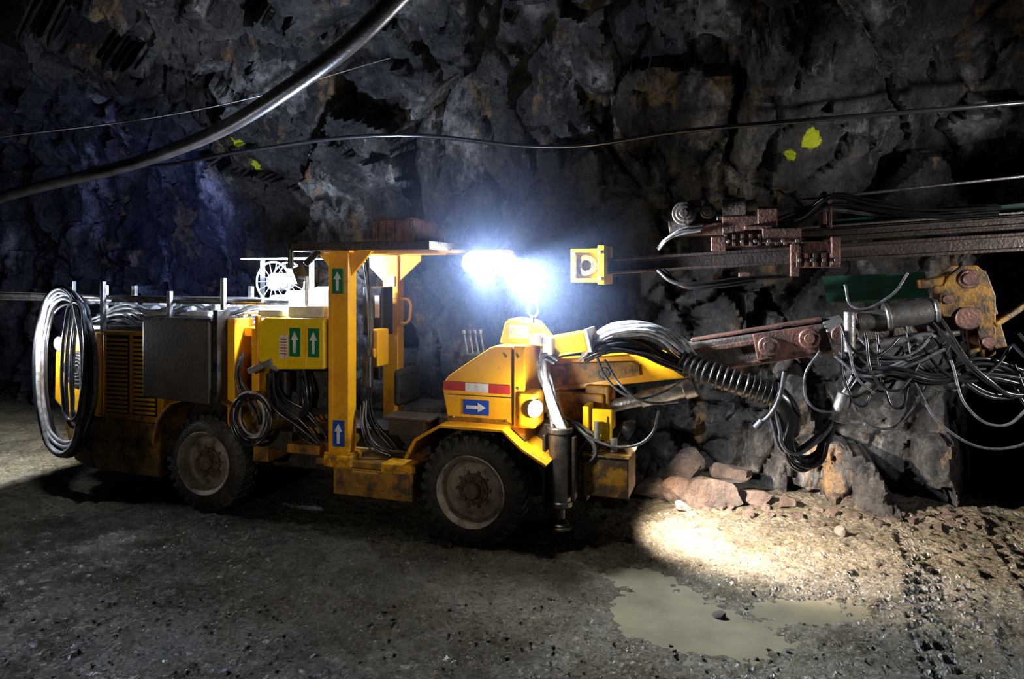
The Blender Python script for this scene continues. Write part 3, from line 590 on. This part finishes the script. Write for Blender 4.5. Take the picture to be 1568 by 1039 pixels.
V,F=rock_obj([((-4.95,5.9,.0),.30,77),((-5.4,6.2,.2),.5,78),((-5.5,5.7,.1),.35,79)]); mesh('boulder',V,F,ROCK,None)

# ------------------------------------------------------------------ pipes and cables
tube('ventilation_pipe',[[(-10.5,12.5,3.35),(-7.6,10,3.72),(-4.1,8,4.05),(-1.92,6,4.30),(-.9,5.05,4.63),(-.2,4.4,5.1),(.4,3.8,5.9)]],.078,mat('pipe_plastic',(.030,.026,.026),(.07,.055,.05),3,.33,0,bump=.15),None)
tube('support_wire',[[(-9,10.5,4.68),(-6.0,8.0,4.25),(-3.6,8.2,4.65),(-1.5,8.4,5.3)]],.008,STL,None)
tube('power_cable',[[(-7,11.3,4.4),(-5,10.0,4.25),(-3.6,9.2,4.3),(-1.4,8.4,4.35),(.6,8.1,4.15),(1.9,7.7,4.25),(3.2,7.1,4.25),(4.6,6.5,4.25),(6.5,6.2,4.35)]],.026,HBK,None)

# ------------------------------------------------------------------ added haze ball, densest at the core, giving the flood lamps a glare halo
M=Matrix.Translation(J.location)@Euler(J.rotation_euler).to_matrix().to_4x4()
def glare_ball(name,loc,R,dens,col,p=2.0):
    m=bpy.data.materials.new(name+'_volume'); m.use_nodes=True; t=m.node_tree; N=t.nodes; L=t.links; N.clear()
    out=N.new('ShaderNodeOutputMaterial'); v=N.new('ShaderNodeVolumeScatter'); v.inputs['Color'].default_value=(*col,1); v.inputs['Anisotropy'].default_value=0
    tc=N.new('ShaderNodeTexCoord'); ln=N.new('ShaderNodeVectorMath'); ln.operation='LENGTH'; L.new(tc.outputs['Object'],ln.inputs[0])
    mr=N.new('ShaderNodeMapRange'); mr.inputs[1].default_value=0; mr.inputs[2].default_value=R; mr.inputs[3].default_value=1; mr.inputs[4].default_value=0; L.new(ln.outputs['Value'],mr.inputs[0])
    pw=N.new('ShaderNodeMath'); pw.operation='POWER'; pw.inputs[1].default_value=p; L.new(mr.outputs[0],pw.inputs[0])
    ml=N.new('ShaderNodeMath'); ml.operation='MULTIPLY'; ml.inputs[1].default_value=dens; L.new(pw.outputs[0],ml.inputs[0])
    L.new(ml.outputs[0],v.inputs['Density']); L.new(v.outputs[0],out.inputs['Volume'])
    me=bpy.data.meshes.new(name); bm=bmesh.new(); bmesh.ops.create_icosphere(bm,subdivisions=3,radius=R); bm.to_mesh(me); bm.free()
    o=bpy.data.objects.new(name,me); me.materials.append(m); COL.objects.link(o); o.parent=J; o.location=loc; return o
glare_ball('lamp_glare_halo',(.02,.45,2.76),1.8,.24,(.42,.56,1),2.2)

# ------------------------------------------------------------------ lights
def light(name,typ,loc,energy,col,size=.1,tgt=None,spot=60,blend=.5,local=True):
    d=bpy.data.lights.new(name,typ); d.energy=energy; d.color=col
    d.shadow_soft_size=size
    if typ=='SPOT': d.spot_size=math.radians(spot); d.spot_blend=blend
    o=bpy.data.objects.new(name,d); COL.objects.link(o)
    L=M@Vector(loc) if local else Vector(loc); o.location=L
    if tgt: o.rotation_euler=(Vector(tgt)-L).to_track_quat('-Z','Y').to_euler()
    return o
CW=(.80,.89,1.0)
light('flood_light_a','SPOT',(-.12,.38,2.72),480,CW,.08,(1.7,4.3,.0),82,1)
light('flood_light_b','SPOT',(.23,.40,2.71),1900,CW,.08,(3.6,6.0,.8),120,1)
light('flood_glow','POINT',(.03,.40,2.80),60,(.70,.80,1),.10)
light('rear_light','POINT',(-2.40,.50,2.72),520,(.62,.75,1.0),.08)
light('rear_side_light','SPOT',(-5.0,.7,2.75),3800,(.97,.98,1.0),.08,(-8.4,9.7,0),72,.9)
light('tail_light','POINT',(-5.4,-.28,1.86),60,(.85,.92,1.0),.05)
light('work_light','SPOT',(1.50,.66,1.09),3800,(1,.84,.68),.05,(2.45,6.92,0),100,1)
light('headlight_spill','POINT',(.72,-.08,1.40),36,(1,.93,.8),.05)
light('fill_spot_left','SPOT',(-3.6,-.3,2.7),480,(1,.88,.72),.12,(-1.9,7,2.05),42,.9,False)  # added off-camera fill for the near side of the machine
light('fill_spot_right','SPOT',(6.0,3.0,2.8),800,(1,.95,.90),.15,(3.5,7.8,1.7),56,1,False)  # unseen fill added to brighten the right floor, feed and wall
light('rock_fill_left','SPOT',(-2.4,5.5,3.6),330,(.97,.97,1),.1,(-4.5,9.6,6.5),24,1,False)  # added spot without a fitting, lifts the pale rock high on the left
light('rock_fill_right','SPOT',(5.2,3.8,3.2),700,(.98,.97,1),.1,(4.0,7.9,4.75),38,1,False)  # added spot, no fitting, brightens the upper right rock
light('blue_wall_fill','SPOT',(-5.0,9.2,3.0),420,(.16,.27,1.0),.3,(-6.6,12.4,3.3),105,1,local=False)  # added light with no fixture, tints the left wall blue

W=bpy.data.worlds.new('World'); scene.world=W; W.use_nodes=True
bg=W.node_tree.nodes['Background']; bg.inputs[0].default_value=(.1,.15,.35,1); bg.inputs[1].default_value=.003

cam=bpy.data.cameras.new('camera'); co=bpy.data.objects.new('camera',cam); COL.objects.link(co)
co.location=(0,0,2.64); co.rotation_euler=(math.radians(90),0,0); cam.lens=24; cam.sensor_width=36; cam.shift_y=-.0635
cam.clip_start=.05
scene.camera=co
scene.view_settings.view_transform='Standard'
